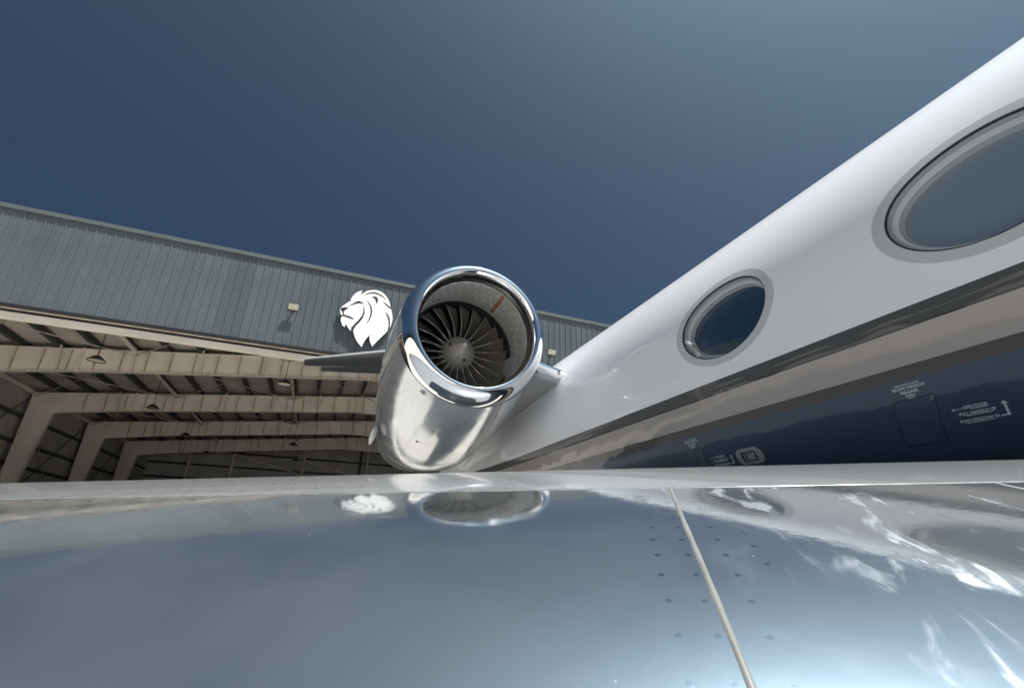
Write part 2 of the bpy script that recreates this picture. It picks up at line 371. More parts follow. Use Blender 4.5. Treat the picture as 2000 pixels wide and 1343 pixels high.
for k, y in enumerate(FY):
    f_ = inst(web_me, 'frame', hangar, (0, y, H))
    f_['label'] = ('cream steel portal frame just behind the header', 'nearest cream portal frame seen across the opening', 'second cream portal frame from the opening', 'third cream portal frame from the opening', 'farthest cream portal frame near the back wall')[k]
    inst(fin_me, 'inner_flange', f_); inst(fout_me, 'outer_flange', f_)
    for sx in (-11.9, 1.85, 6.75, 20.5):
        inst(sp_me, 'splice_plate', f_, (sx, 0, zin(sx)-.02))
    X = -14.45
    while X < 23:
        if min(abs(X-q) for q in (-11.9, 1.85, 6.75, 20.5)) > .25:
            o = inst(st_me, 'stiffener', f_, (X, 0, zin(X)+.03)); 
            o.scale.z = (ztop(X)-zin(X)-.06)/1.06
        X += 1.05
    for q in (-2, 0, 2):
        pass
    for zz_ in (6.1, 5.0, 3.9, 2.9, 1.9, .9):
        xi = -16.76+(zz_+H)/8.05*.91
        o = inst(stc_me, 'column_stiffener', f_, (-17.08, 0, zz_)); o.scale.x = xi+17.07
    X = -14.19+1.49
    n = 0
    while X < 21:
        if n % 2 == 0:
            inst(fb_me, 'flange_brace', f_, (X, .02, zin(X)+.03)); inst(fb_me, 'flange_brace', f_, (X, -.02, zin(X)+.03), (0, 0, math.pi))
        X += 1.49; n += 1
# purlins, bay by bay
BY = [20.4]+FY[1:]+[64.2]
def purlin_me(L):
    p = MB(); p.box(-.07, .07, 0, L, .0, .30); p.box(-.11, .11, 0, L, -.012, -.0005); me = p.mesh('purlin'); me.materials.append(MT['purlin']); return me
for a, b in zip(BY[:-1], BY[1:]):
    pm = purlin_me(b-a-.02)
    X = -15.84
    while X < XRR-1:
        inst(pm, 'purlin', hangar, (X, a+.01, Z(ztop(X)+.045))); X += 1.49
    for X in (-9.68, -2.55, 4.3, 11.15, 18.28):
        t_ = MB(); t_.tube([(0, 0, 0), (0, b-a-.3, 0)], .10, 10); t_.build('strut_tube', MT['cream'], hangar, 40).location = (X, a+.15, Z(ztop(X)-.14))
    for X in (-17.28, 2*XR+17.28):
        t_ = MB(); t_.box(-.1, .1, 0, b-a-.02, -.12, .12); t_.build('eave_strut', MT['cream'], hangar).location = (X, a+.01, Z(7.86))
rf = MB()
for sgn in (-1, 1):
    e0 = XR+sgn*22.0; za, zb_ = ztop(XR)+.36, ztop(e0)+.36
    rf.add([(XR, YW+.36, Z(za)), (e0, YW+.36, Z(zb_)), (e0, 64.6, Z(zb_)), (XR, 64.6, Z(za)), (XR, YW+.36, Z(za+.1)), (e0, YW+.36, Z(zb_+.1)), (e0, 64.6, Z(zb_+.1)), (XR, 64.6, Z(za+.1))],
           [(0,1,2,3),(4,7,6,5),(0,4,5,1),(1,5,6,2),(2,6,7,3)])
rf.build('roof', MT['insul'], hangar)
# side walls, girts, back wall
for X0, X1 in ((XL-.1, XL), (XRR, XRR+.1)):
    m = MB(); m.box(X0, X1, YW+.4, 64.4, 0, Z(8.1)); sw = m.build('side_wall', MT['wall_in'], hangar)
    for zg in (6.37, 4.88, 3.58, 2.1, .6):
        q = MB(); xa = XL+.001 if X0 < 0 else XRR-.25; q.box(xa, xa+.249, 21.4, 64.2, Z(zg-.09), Z(zg+.09)); q.build('girt', MT['purlin'], sw)
m = MB(); m.prism([(XL, 0), (XRR, 0), (XRR, Z(8.14)), (XR, Z(10.64)), (XL, Z(8.14))], lambda u, v, d: (u, d, v), 64.4, 64.5)
bw = m.build('back_wall', MT['wall_in'], hangar)
for zg in (8.75, 7.2, 5.7, 4.2, 2.4):
    xw = 21.6 if zg < 7.9 else (10.35-zg)/SL
    q = MB(); q.box(XR-xw, XR+xw, 64.1, 64.35, Z(zg-.1), Z(zg+.1)); q.build('girt', MT['purlin'], bw)
for X in (-13.4, -9.2, -1.8, 4.6, 5.4, 12.0):
    q = MB(); q.box(X-.12, X+.12, 63.7, 64.09, 0, Z(ztop(X)-.1)); q.build('wind_post', MT['purlin'] if X in (4.6,) else MT['cream'], bw)
q = MB(); q.box(5.75, 12.0-.2, 64.2, 64.38, Z(-1.3), Z(7.6)); q.build('back_door', mat('brown_door', (.12, .085, .07), .6), bw)
for a, b in (((-9.2, 63.6, Z(8.6)), (-1.8, 63.6, Z(6.8))), ((-1.8, 63.6, Z(8.8)), (-9.2, 63.6, Z(7.2))), ((-1.8, 63.6, Z(8.4)), (4.4, 63.6, Z(7.0)))):
    q = MB(); q.bar(a, b, .12, .12); q.build('brace_pipe', MT['cream'], bw)
# bracing rods
def rod(a, b, r=.028, mt='galv'):
    q = MB(); q.tube([a, b], r, 6); return q.build('brace_rod', MT[mt], hangar, 60)
for (ya, yb) in ((29.4, 37.8), (38.2, 46.6), (21.4, 29.0)):
    for xa, xb in ((-9.68, -2.55), (-17.0, -9.68), (-2.55, 3.0)):
        rod((xa, ya, Z(ztop(xa)-.28)), (xb, yb, Z(ztop(xb)-.28))); rod((xb, ya, Z(ztop(xb)-.28)), (xa, yb, Z(ztop(xa)-.28)))
for (ya, yb) in ((38.2, 46.6), (46.9, 55.4), (29.3, 37.9)):
    rod((-17.25, ya, Z(.5)), (-17.25, yb, Z(7.4)), .035, 'purlin'); rod((-17.25, ya, Z(7.4)), (-17.25, yb, Z(.5)), .035, 'galv')
# ================================================================== hangar lamps
def bay_lamp(x, y, z, label):
    t = thing('hanging_bay_lamp', label, 'lamp', (x, y, Z(z)), 'hanging lamps inside the hangar')
    return t
bm_ = MB(); rows = []
for zz_, r in ((0, .34), (.03, .335), (.16, .2), (.24, .1), (.25, .02)): rows.append([(r*math.cos(a*math.pi/10), r*math.sin(a*math.pi/10), zz_) for a in range(20)])
rows = [[(.30*math.cos(a*math.pi/10), .30*math.sin(a*math.pi/10), .02) for a in range(20)]]+rows
bm_.grid(rows, closed=True); shade_me = bm_.mesh('lamp_shade', 50); shade_me.materials.append(MT['lamp_dark'])
bm_ = MB(); bm_.grid([[(r*math.cos(a*math.pi/10), r*math.sin(a*math.pi/10), .022) for a in range(20)] for r in (.298, .01)], closed=True); lens_me = bm_.mesh('lens'); lens_me.materials.append(MT['lamp_lens'])
for X, row in ((-9.6, 'left'), (-2.2, 'middle')):
    for Y, bay in ((24.8, 'first'), (33.6, 'second'), (42.4, 'third'), (51.0, 'fourth')):
        z0 = 6.72
        t = bay_lamp(X, Y, z0, 'dark bowl lamp hanging in the %s hangar bay, %s row' % (bay, row))
        inst(shade_me, 'lamp_shade', t); inst(lens_me, 'lens', t)
        q = MB(); q.tube([(0, 0, .24), (0, 0, ztop(X)+.04-z0)], .018, 6); q.build('stem', MT['lamp_dark'], t)
# ================================================================== wall floodlights
def floodlight(x, z, label):
    t = thing('wall_floodlight', label, 'floodlight', (x, YW-.04, Z(z)), 'floodlights on the hangar header')
    q = MB(); q.box(-.025, .025, -.10, .03, -.03, .03); q.box(-.06, .06, .0, .034, -.08, .08); q.build('wall_bracket', MT['bronze'], t)
    c, s_ = math.cos(R_(-14)), math.sin(R_(-14))
    def tr(px, py, pz): return (px, -.14+py*c+pz*s_, pz*c-py*s_)
    FC = [(0,1,2,3),(7,6,5,4),(0,4,5,1),(1,5,6,2),(2,6,7,3),(3,7,4,0)]
    b = MB(); pts = [(-.21, -.035, -.16), (.21, -.035, -.16), (.21, -.035, .16), (-.21, -.035, .16), (-.16, .04, -.11), (.16, .04, -.11), (.16, .04, .11), (-.16, .04, .11)]
    b.add([tr(*p) for p in pts], FC); hs = b.build('housing', MT['bronze'], t)
    b = MB(); pts = [(x_, y_, z_+.02) for y_ in (-.044, -.0355) for x_, z_ in ((-.19, -.125), (.19, -.125), (.19, .125), (-.19, .125))]
    b.add([tr(*p) for p in pts], FC); b.build('lens', MT['lamp_lens'], hs)
    b = MB(); b.add([tr(*p) for p in [(x_, y_, z_) for y_ in (-.075, -.036) for x_, z_ in ((-.215, -.165), (.215, -.165), (.215, -.135), (-.215, -.135))]], FC); b.build('lower_lip', MT['bronze'], hs)
    return t
floodlight(-2.03, 8.62, 'pale floodlight on the siding left of the lion sign')
floodlight(9.50, 8.60, 'pale floodlight on the siding between engine and fuselage')
# ================================================================== lion sign
lion = thing('lion_head_sign', 'white lion head profile sign standing off the grey hangar siding', 'sign', (.85, YW-.135, Z(8.9)))
def lp(x, y, Y):
    """photo plan of the sign -> wall plane metres (right, height)"""
    px, py = 640+x*.10424, 550+y*.10424
    d = fw*FPX+rt*(px-1000)+up*(671.5-py)
    return (d.x*Y/d.y-.85, d.z*Y/d.y-8.9)
YS = YW-.175
OUT = [(232,495),(300,440),(380,385),(432,358),(438,320),(465,275),(510,225),(570,185),(655,162),(640,190),(622,245),(660,215),(720,180),(790,160),(860,154),(940,163),(1010,190),(1070,235),(1120,300),(1155,370),(1175,440),(1190,510),(1205,580),(1216,650),(1214,720),(1196,790),(1165,875),(1120,925),(1060,985),(1000,1040),(920,1120),(835,1215),(805,1160),(785,1100),(780,1050),(797,992),(740,1048),(690,1112),(635,1225),(570,1150),(520,1070),(492,985),(478,925),(430,922),(385,870),(345,800),(330,805),(322,850),(275,822),(250,750),(243,690),(262,650),(236,585),(231,540)]
STRK = [
 [(680,250),(760,212),(850,196),(930,210),(1000,243),(1060,297),(1102,352),(1040,294),(970,250),(900,227),(830,220),(750,233)],
 [(818,292),(880,274),(922,290),(942,330),(936,380),(918,418),(905,370),(890,330),(862,302)],
 [(398,456),(470,413),(530,376),(580,360),(630,378),(688,422),(640,407),(590,404),(540,407),(480,432)],
 [(722,343),(780,398),(820,470),(834,550),(820,640),(780,720),(722,787),(768,700),(798,620),(806,540),(793,460),(766,400)],
 [(665,448),(689,520),(691,590),(662,670),(602,750),(524,830),(488,885),(478,925),(432,918),(443,862),(508,788),(588,708),(648,628),(670,560),(670,500)],
 [(234,497),(300,480),(350,480),(392,494),(347,517),(320,542),(300,560),(304,600),(312,620),(400,643),(488,690),(470,704),(380,672),(300,642),(262,650),(255,633),(288,612),(272,562),(250,525)],
 [(1033,373),(1090,408),(1140,453),(1183,478),(1188,515),(1140,482),(1090,432)],
 [(1078,568),(1132,620),(1162,690),(1168,770),(1162,850),(1166,874),(1122,922),(1142,820),(1142,740),(1122,660)],
 [(330,805),(345,800),(352,815),(345,835),(335,850),(324,850)]]
def poly_solid(pts, d0, d1, name, mt, parent, cap_back=True):
    bm = bmesh.new()
    vs = [bm.verts.new((u, d0, v)) for u, v in pts]
    es = [bm.edges.new((vs[i], vs[(i+1) % len(vs)])) for i in range(len(vs))]
    bmesh.ops.triangle_fill(bm, edges=es, use_beauty=True)
    r = bmesh.ops.extrude_face_region(bm, geom=bm.faces[:])
    bmesh.ops.translate(bm, vec=(0, d1-d0, 0), verts=[q for q in r['geom'] if isinstance(q, bmesh.types.BMVert)])
    bmesh.ops.recalc_face_normals(bm, faces=bm.faces)
    me = bpy.data.meshes.new(name); bm.to_mesh(me); bm.free()
    return obj(name, me, mt, parent)
o2 = [lp(a, b, YS) for a, b in OUT]
poly_solid(o2, -.04, -.034, 'face_plate', MT['sign_white'], lion)
poly_solid([(u*1.0+.004*(1 if u > 0 else -1), v) for u, v in o2], -.033, .03, 'return_body', MT['sign_dark'], lion)
for s_ in STRK:
    poly_solid([lp(a, b, YS) for a, b in s_], -.045, -.041, 'dark_line', MT['sign_dark'], lion)
for u, v in ((.3, .5), (-.5, .0), (.2, -.6), (.7, .2)):
    q = MB(); q.tube([(u, .0, v), (u, .125, v)], .02, 6); q.build('standoff_pin', MT['sign_dark'], lion)

# ================================================================== the jet
jet = thing('business_jet', 'white business jet with navy belly, polished engine intake and mirror wing edge', 'aircraft', (0, 0, 0))
TH0 = 2.0
def cyl(Y, th, R=RF, xc=XC, zc=ZC):
    a = R_(th); return (xc-R*math.cos(a), Y, Z(zc+R*math.sin(a)))
WIN = [2.02, .73, -.56]
WA, WB, WT = .331, .2355, 7.1            # half length, half height (arc), centre angle
def tail(Y):
    if Y <= 5.2: return RF, ZC
    k = (Y-5.2)/9.0; return RF*(1-k**1.55)+.12*k, ZC+.55*k**1.5
def nose(Y):
    k = min(1, max(0, (-5.5-Y)/6.3)); return RF*math.sqrt(max(0.0006, 1-k**2.2)), ZC-.45*k**1.6
NT = 180
# stations
ys = [-11.79, -11.7, -11.5, -11.2, -10.8, -10.3, -9.6, -8.8, -8, -7, -6.2, -5.5, -4, -2.5, -1.5]
yy = -1.06
rect = []
fine = []
for c in reversed(WIN):
    n0 = [round(c-.5+.05*k, 4) for k in range(21)]; fine += n0; rect.append((c, n0[0], n0[-1]))
ys += fine+[2.8, 3.4, 4, 4.6, 5.2]+[5.2+9.0*k/24 for k in range(1, 24)]+[14.15]
ys = sorted(set(round(v, 4) for v in ys))
bm = bmesh.new(); lay = bm.verts.layers.float.new('ring_angle'); V = {}
def vert(Y, th):
    """th in degrees, measured up from the side that faces the wing camera"""
    k = (round(Y, 4), round(th % 360, 3))
    if k in V: return V[k]
    R, zc = tail(Y) if Y > 0 else nose(Y)
    v = bm.verts.new(cyl(Y, th, R, XC, zc)); V[k] = v
    a = (th+180) % 360-180
    v[lay] = a if abs(a) <= 90 else (180-a if a > 0 else -180-a)
    return v
T0, T1 = -10, 24
for i in range(len(ys)-1):
    for j in range(NT):
        a, b = j*2.0, j*2.0+2
        ac = (a+1+180) % 360-180; yc = (ys[i]+ys[i+1])/2
        if T0 < ac < T1 and any(r[1] < yc < r[2] for r in rect): continue
        bm.faces.new((vert(ys[i], a), vert(ys[i], b), vert(ys[i+1], b), vert(ys[i+1], a)))
for c, y0, y1 in rect:
    bord = [(y0+.05*k, T0) for k in range(20)]+[(y1, T0+2.0*k) for k in range(17)]+[(y1-.05*k, T1) for k in range(20)]+[(y0, T1-2.0*k) for k in range(17)]
    rings = [[vert(*q) for q in bord]]
    NR = 7
    for r in range(1, NR+1):
        row = []
        for (Y, th) in bord:
            u, v_ = (Y-c)/WA, R_(th-WT)*RF/WB; a = math.atan2(v_, u)
            ey, et = c+(WA+.004)*math.cos(a), WT+math.degrees((WB+.004)*math.sin(a)/RF)
            k = (r/NR)**.8
            row.append(vert(Y+(ey-Y)*k, th+(et-th)*k))
        rings.append(row)
    for p, q in zip(rings[:-1], rings[1:]):
        m_ = len(p)
        for k in range(m_): bm.faces.new((p[k], p[(k+1) % m_], q[(k+1) % m_], q[k]))
bmesh.ops.recalc_face_normals(bm, faces=bm.faces)
me = bpy.data.meshes.new('fuselage'); bm.to_mesh(me); bm.free()
me.polygons.foreach_set('use_smooth', [True]*len(me.polygons))
fus = obj('fuselage', me, MT['fus'], jet)
fus['label'] = 'white fuselage with taupe stripes and navy belly'
# windows
def ell(c, a, b, R, n=72):
    return [cyl(c+a*math.cos(6.283185*k/n), WT+math.degrees(b*math.sin(6.283185*k/n)/RF), R) for k in range(n)]
def shell(rows, name, mt, parent, smooth=60, closed=True):
    m = MB(); m.grid(rows, closed=closed); o = m.build(name, mt, parent, smooth)
    acc = sum((p.normal.dot(Vector((p.center.x-XC, 0, p.center.z-Z(ZC))))*p.area for p in o.data.polygons))
    if acc < 0: o.data.flip_normals()
    return o
for k, c in enumerate(WIN):
    base = shell([ell(c, WA+.056, WB+.046, RF+.0002), ell(c, WA+.0555, WB+.0455, RF+.0018), ell(c, WA+.03, WB+.025, RF+.002), ell(c, WA+.004, WB+.004, RF+.002), ell(c, WA+.002, WB+.002, RF-.006)], 'window', MT['lgrey'], jet, 40)
    base['label'] = ('smaller oval cabin window nearest the engine', 'large oval cabin window cut by the right picture edge', 'oval cabin window forward of the others')[k]
    shell([ell(c, WA+.002, WB+.002, RF-.001), ell(c, WA-.001, WB-.001, RF+.0003), ell(c, WA-.003, WB-.003, RF-.006)], 'gasket', MT['gasket'], base)
    # stepped reveal behind the outer pane
    shell([ell(c, WA-.003, WB-.003, RF-.010), ell(c, WA-.006, WB-.006, RF-.026), ell(c, WA-.012, WB-.011, RF-.027)], 'window_seal', MT['seal'], base, 25)
    shell([ell(c, WA-.0118, WB-.0108, RF-.0273), ell(c, WA-.014, WB-.013, RF-.046), ell(c, WA-.024, WB-.022, RF-.048)], 'window_reveal', MT['reveal'], base, 25)
    shell([ell(c, WA-.0238, WB-.0218, RF-.0483), ell(c, WA-.027, WB-.025, RF-.068), ell(c, WA-.036, WB-.033, RF-.070)], 'inner_reveal', MT['seal'], base, 25)
    rows = [ell(c, (WA-.003)*q, (WB-.003)*q, RF-.008) for q in (1, .85, .7, .5, .3, .1, .002)]
    shell(rows, 'outer_pane', MT['glass'], base, 180)
    rows = [ell(c, (WA-.03)*q, (WB-.028)*q, RF-.0695) for q in (1.02, .85, .7, .5, .3, .1, .002)]
    shell(rows, 'inner_pane', mat('sky_blue_inner_pane', (.012, .038, .07), .2, coat=1, coat_rough=.08) if k == 0 else (mat('drawn_window_shade', (.24, .295, .34), .45, coat=.8, coat_rough=.12) if k == 1 else bpy.data.materials['drawn_window_shade']), base, 180)  # blue of the first pane stands in for sky reflected in the glass
# placards
def text_on_body(txt, y_c, th_c, width, height, name, flip=-1):
    cu = bpy.data.curves.new(name, 'FONT'); cu.body = txt; cu.align_x = 'CENTER'; cu.align_y = 'CENTER'; cu.offset = .03; cu.resolution_u = 3
    to = bpy.data.objects.new(name, cu); COL.objects.link(to)
    dg = bpy.context.evaluated_depsgraph_get(); me = bpy.data.meshes.new_from_object(to.evaluated_get(dg))
    bpy.data.objects.remove(to)
    xs = [v.co.x for v in me.vertices]; yv = [v.co.y for v in me.vertices]
    sx = width/(max(xs)-min(xs)); sy = height/(max(yv)-min(yv)); mx_, my_ = (max(xs)+min(xs))/2, (max(yv)+min(yv))/2
    me2 = bpy.data.meshes.new(name); bm = bmesh.new(); bm.from_mesh(me)
    for v in bm.verts:
        v.co = cyl(y_c-(v.co.x-mx_)*sx, th_c+math.degrees((v.co.y-my_)*sy/RF), RF+.0012)
    bm.to_mesh(me2); bm.free()
    return obj(name, me2, MT['lettering'], fus)
def patch(y0, y1, t0, t1, name, mt, parent, R=RF+.0012, n=4):
    m = MB(); m.grid([[cyl(y0+(y1-y0)*i/n, t0+(t1-t0)*j/n, R) for j in range(n+1)] for i in range(n+1)])
    return m.build(name, mt, parent, 180)
def rr_outline(y0, y1, t0, t1, rad, R, n=6):
    """rounded rectangle on the body, sizes in metres and degrees"""
    rt_ = math.degrees(rad/RF); pts = []
    for cy_, ct, a0 in ((y1-rad, t1-rt_, 0), (y0+rad, t1-rt_, 90), (y0+rad, t0+rt_, 180), (y1-rad, t0+rt_, 270)):
        for k in range(n+1):
            a = R_(a0+90*k/n); pts.append((cy_+rad*math.cos(a), ct+rt_*math.sin(a)))
    out = []
    for i, p in enumerate(pts):               # cut the straight sides so they follow the curved skin
        q = pts[(i+1) % len(pts)]; out.append(p)
        k = int(max(abs(q[0]-p[0])/.03, abs(q[1]-p[1])/.7))
        out += [(p[0]+(q[0]-p[0])*j/(k+1), p[1]+(q[1]-p[1])*j/(k+1)) for j in range(1, k+1)]
    return out
CIRC = [(1.214, -28.56), (1.219, -30.04), (1.223, -31.704), (1.192, -31.71)]
for k, dy in enumerate((0, 1.29)):
    text_on_body('PRESS COVER IN CENTER', 1.199+dy, -23.73, .094, .0075, 'placard_text')
    text_on_body('ESCAPE WINDOW', 1.198+dy, -24.36, .124, .0115, 'placard_text')
    text_on_body('RELEASE', 1.202+dy, -25.17, .066, .0115, 'placard_text')
    text_on_body('PUSH', 1.205+dy, -25.9, .036, .0105, 'placard_text')
    patch(1.192+dy, 1.22+dy, -26.46, -26.34, 'underline', MT['lettering'], fus)
    text_on_body('OPEN DOOR', 1.030+dy, -30.2, .078, .0125, 'placard_text')
    text_on_body('PULL HANDLE UP', 1.0345+dy, -31.32, .115, .0125, 'placard_text')
    text_on_body('PUSH WINDOW IN', 1.0415+dy, -32.66, .121, .0125, 'placard_text')
    patch(.995+dy, 1.048+dy, -30.66, -30.56, 'underline', MT['lettering'], fus)
    patch(.992+dy, 1.072+dy, -31.80, -31.70, 'underline', MT['lettering'], fus)
    patch(.997+dy, 1.085+dy, -33.14, -33.04, 'underline', MT['lettering'], fus)
    # arrows
    m = MB(); m.add([cyl(a+dy, b, RF+.0012) for a, b in ((1.072, -30.36), (1.072, -30.26), (1.097, -30.26), (1.097, -30.1), (1.109, -30.31), (1.097, -30.52), (1.097, -30.36))], [(0,1,2,3,4,5,6)])
    m.build('arrow', MT['lettering'], fus)
    m = MB(); m.add([cyl(a+dy, b, RF+.0012) for a, b in ((.976, -32.62), (.957, -32.62), (.951, -30.75), (.958, -30.75), (.947, -30.2), (.936, -30.75), (.943, -30.75), (.949, -32.85), (.976, -32.85))], [(0,1,2,3,4,5,6,7,8)])
    m.build('arrow', MT['lettering'], fus)
    # release cover
    pts = rr_outline(1.128+dy, 1.281+dy, -35.7, -26.63, .010, RF)
    pts = [(y_+(.052)*(-26.63-t_)/9.1, t_) for y_, t_ in pts]
    cy0, ct0 = 1.228+dy, -31.2
    def sc_(q, R): return [cyl(cy0+(a-cy0)*q, ct0+(b-ct0)*q, R) for a, b in pts]
    cov = shell([sc_(1, RF+.0007), sc_(.985, RF+.0018), sc_(.75, RF+.0019), sc_(.5, RF+.0019), sc_(.25, RF+.0019), sc_(.01, RF+.0019)], 'release_cover', MT['navy'], jet, 30)
    shell([sc_(1.03, RF+.0004), sc_(1.028, RF+.0009), sc_(1.004, RF+.0009), sc_(1.002, RF+.0002)], 'cover_gap', MT['gasket'], cov, 30)
    for a, b in CIRC:
        ring = lambda r, R: [cyl(a+dy+r*math.cos(6.2832*q/20), b+math.degrees(r*math.sin(6.2832*q/20)/RF), R) for q in range(20)]
        shell([ring(.0105, RF+.002), ring(.0100, RF+.0034), ring(.008, RF+.0034), ring(.0075, RF+.0022)], 'latch_ring', MT['navy'], cov, 40)
# pale oval plate with dark marks
pts = rr_outline(2.021, 2.205, -34.0, -29.35, .046, RF, 10)
cy0, ct0 = 2.113, -31.7
def sp_(q, R): return [cyl(cy0+(a-cy0)*q, ct0+(b-ct0)*q, R) for a, b in pts]
pill = shell([sp_(1, RF+.0003), sp_(.985, RF+.0022), sp_(.6, RF+.0024), sp_(.01, RF+.0024)], 'oval_plate', mat('pale_oval_plate', (.40, .42, .42), .4, .4, noise=(25, .2)), jet, 30)
pill['label'] = 'pale pill shaped plate on the navy belly'
for (a, b, c, d) in ((2.062, 2.165, -30.75, -30.35), (2.062, 2.165, -33.1, -32.75), (2.062, 2.075, -32.7, -30.8), (2.15, 2.165, -32.7, -30.8), (2.085, 2.14, -31.1, -30.95), (2.128, 2.14, -32.4, -31.15)):
    patch(a, b, c, d, 'plate_mark', MT['gasket'], pill, RF+.0032, 2)

# ------------------------------------------------------------------ nacelle
YE = 3.8; EX, EZ = .2923*YE, .4655*YE
def ring_(dy, r, n=96, dx=0, dz=0):
    return [(EX+dx+r*math.cos(6.2831853*k/n), YE+dy, Z(EZ+dz+r*math.sin(6.2831853*k/n))) for k in range(n)]
def drop(dy):
    k = min(1, max(0, (dy-.19)/2.2)); return .15*k, -.23*k
def body_rings(prof): return [ring_(dy, r, 96, *drop(dy)) for dy, r in prof]
COWL = [(.216, .677), (.29, .686), (.5, .71), (.8, .735), (1.15, .752), (1.6, .757), (2.0, .745), (2.4, .72), (2.9, .672), (3.4, .61), (3.9, .54), (4.2, .49)]
m = MB(); m.grid(body_rings([(.235, .64)]+COWL+[(4.2, .46), (3.9, .45)]), closed=True)
nac = m.build('nacelle', MT['cowl'], jet, 40); nac['label'] = 'silver engine nacelle with polished round intake'
lipp = []
for k in range(0, 33):            # elliptic lip from the outer seam round to the throat
    a = k/32
    if a < .5:
        t_ = (1-a*2)*math.pi/2; lipp.append((.212*(1-math.cos(t_)), .566+.108*math.sin(t_)))
    else:
        t_ = (a*2-1)*math.pi/2; lipp.append((.15*(1-math.cos(t_)), .566-.051*math.sin(t_)))
m = MB(); m.grid([ring_(dy, r) for dy, r in lipp], closed=True); m.build('intake_lip', MT['chrome'], nac, 180)
m = MB(); m.grid([ring_(.2125, .668), ring_(.2145, .6755), ring_(.2355, .65)], closed=True); m.build('lip_seam', MT['gasket'], nac, 30)
m = MB(); m.grid([ring_(.1502, .5155), ring_(.154, .519), ring_(.162, .519), ring_(.166, .5165)], closed=True); m.build('throat_ring', MT['seal'], nac, 30)
m = MB(); m.grid([ring_(.1665, .5167), ring_(.3, .520), ring_(.45, .525), ring_(.615, .530)], closed=True); m.build('inlet_liner', MT['liner'], nac, 180)
m = MB(); m.grid([ring_(.615, .5302), ring_(.62, .536), ring_(.66, .538), ring_(.98, .53)], closed=True); m.build('fan_case', MT['lamp_dark'], nac, 40)
m = MB(); m.grid([ring_(.98, .53), ring_(.98, .01)], closed=True); m.build('fan_backing', MT['black'], nac)
m = MB(); a0 = R_(58)
m.grid([[(EX+(.5148+.009*k/4)*math.cos(a0+da), YE+.17+.40*k/4, Z(EZ+(.5148+.009*k/4)*math.sin(a0+da))) for da in (-.033, 0, .033)] for k in range(5)]); m.build('liner_joint', MT['rust_strip'], nac)
# liner perforation patches: shallow raised dimples in staggered rows
dm = MB()
for row in range(3):
    dy = .22+.11*row
    for k in range(40):
        a = 2*math.pi*(k+.5*(row % 2))/40; r = .5175+.023*(dy-.16)
        pts = [(EX+(r-.0012)*math.cos(a+da), YE+dy+dd, Z(EZ+(r-.0012)*math.sin(a+da))) for da, dd in ((-.012, -.024), (.012, -.024), (.012, .024), (-.012, .024))]
        dm.add(pts, [(0,1,2,3)])
o = dm.build('liner_patch', mat('worn_liner_patch', (.68, .66, .62), .45, .3, noise=(18, .4, 4)), nac); o['kind'] = 'stuff'
# spinner and fan
def rev(prof, n=48): return [[(EX+r*math.cos(6.2831853*k/n), YE+dy, Z(EZ+r*math.sin(6.2831853*k/n))) for k in range(n)] for dy, r in prof]
m = MB(); m.grid(rev([(.462, .024), (.468, .028), (.50, .051), (.54, .079), (.58, .107), (.61, .128), (.635, .143), (.66, .155), (.70, .163), (.84, .172)]), closed=True); m.build('spinner', MT['spin'], nac, 60)
m = MB(); m.grid(rev([(.455, .002), (.455, .020), (.461, .024), (.466, .022)], 24), closed=True); m.build('spinner_cap', MT['seal'], nac, 30)
for a in (R_(-72), R_(165)):
    m = MB(); cx, cz = EX+.118*math.cos(a), EZ+.118*math.sin(a)
    m.grid([[(cx+r*math.cos(6.283*k/12)*1.0, YE+.583-.012*h_, Z(cz+r*math.sin(6.283*k/12))) for k in range(12)] for r, h_ in ((.016, 0), (.013, .8), (.009, .8), (.006, -.6))], closed=True)
    m.build('spinner_fitting', MT['gasket'], nac, 30)
NB = 22
def blade_mesh():
    m = MB(); rows_f, rows_b = [], []
    for i in range(9):
        q = i/8; r = .155+(.522-.155)*q
        st_ = R_(18+36*q); ch = .120+.052*math.sin(q*2.2); sweep = .02*math.sin(q*math.pi)-.012*q
        rf_, rb_ = [], []
        for j in range(6):
            u = j/5-.5; cam_ = .02*(1-4*u*u)*(1-.6*q)
            ax = u*ch*math.cos(st_)+cam_*math.sin(st_); tg = u*ch*math.sin(st_)-cam_*math.cos(st_)+sweep
            th = .006*(1-.5*q)*math.sqrt(max(0, 1-(2*u)**2))+.0008
            a = tg/r
            for lst, sg in ((rf_, 1), (rb_, -1)):
                aa = a+sg*th*math.cos(st_)/r; lst.append((r*math.sin(aa), .075+ax-sg*th*math.sin(st_)*.5, r*math.cos(aa)))
        rows_f.append(rf_); rows_b.append(rb_)
    rows = [f_+list(reversed(b_)) for f_, b_ in zip(rows_f, rows_b)]
    m.grid(rows, closed=True, caps=True); nf = len(m.v)
    m.tube([rows_f[i][0] for i in range(9)], .0028, 5)       # metal leading edge, coloured bright as a highlight
    me = m.mesh('fan_blade', 50); me.materials.append(MT['titan']); me.materials.append(MT['blade_edge'])
    for p in me.polygons:
        if min(p.vertices) >= nf: p.material_index = 1
    return me
blm = blade_mesh()
for k in range(NB):
    o = inst(blm, 'fan_blade', nac, (EX, YE+.66, Z(EZ))); o.rotation_euler = (0, 2*math.pi*k/NB+.1, 0)
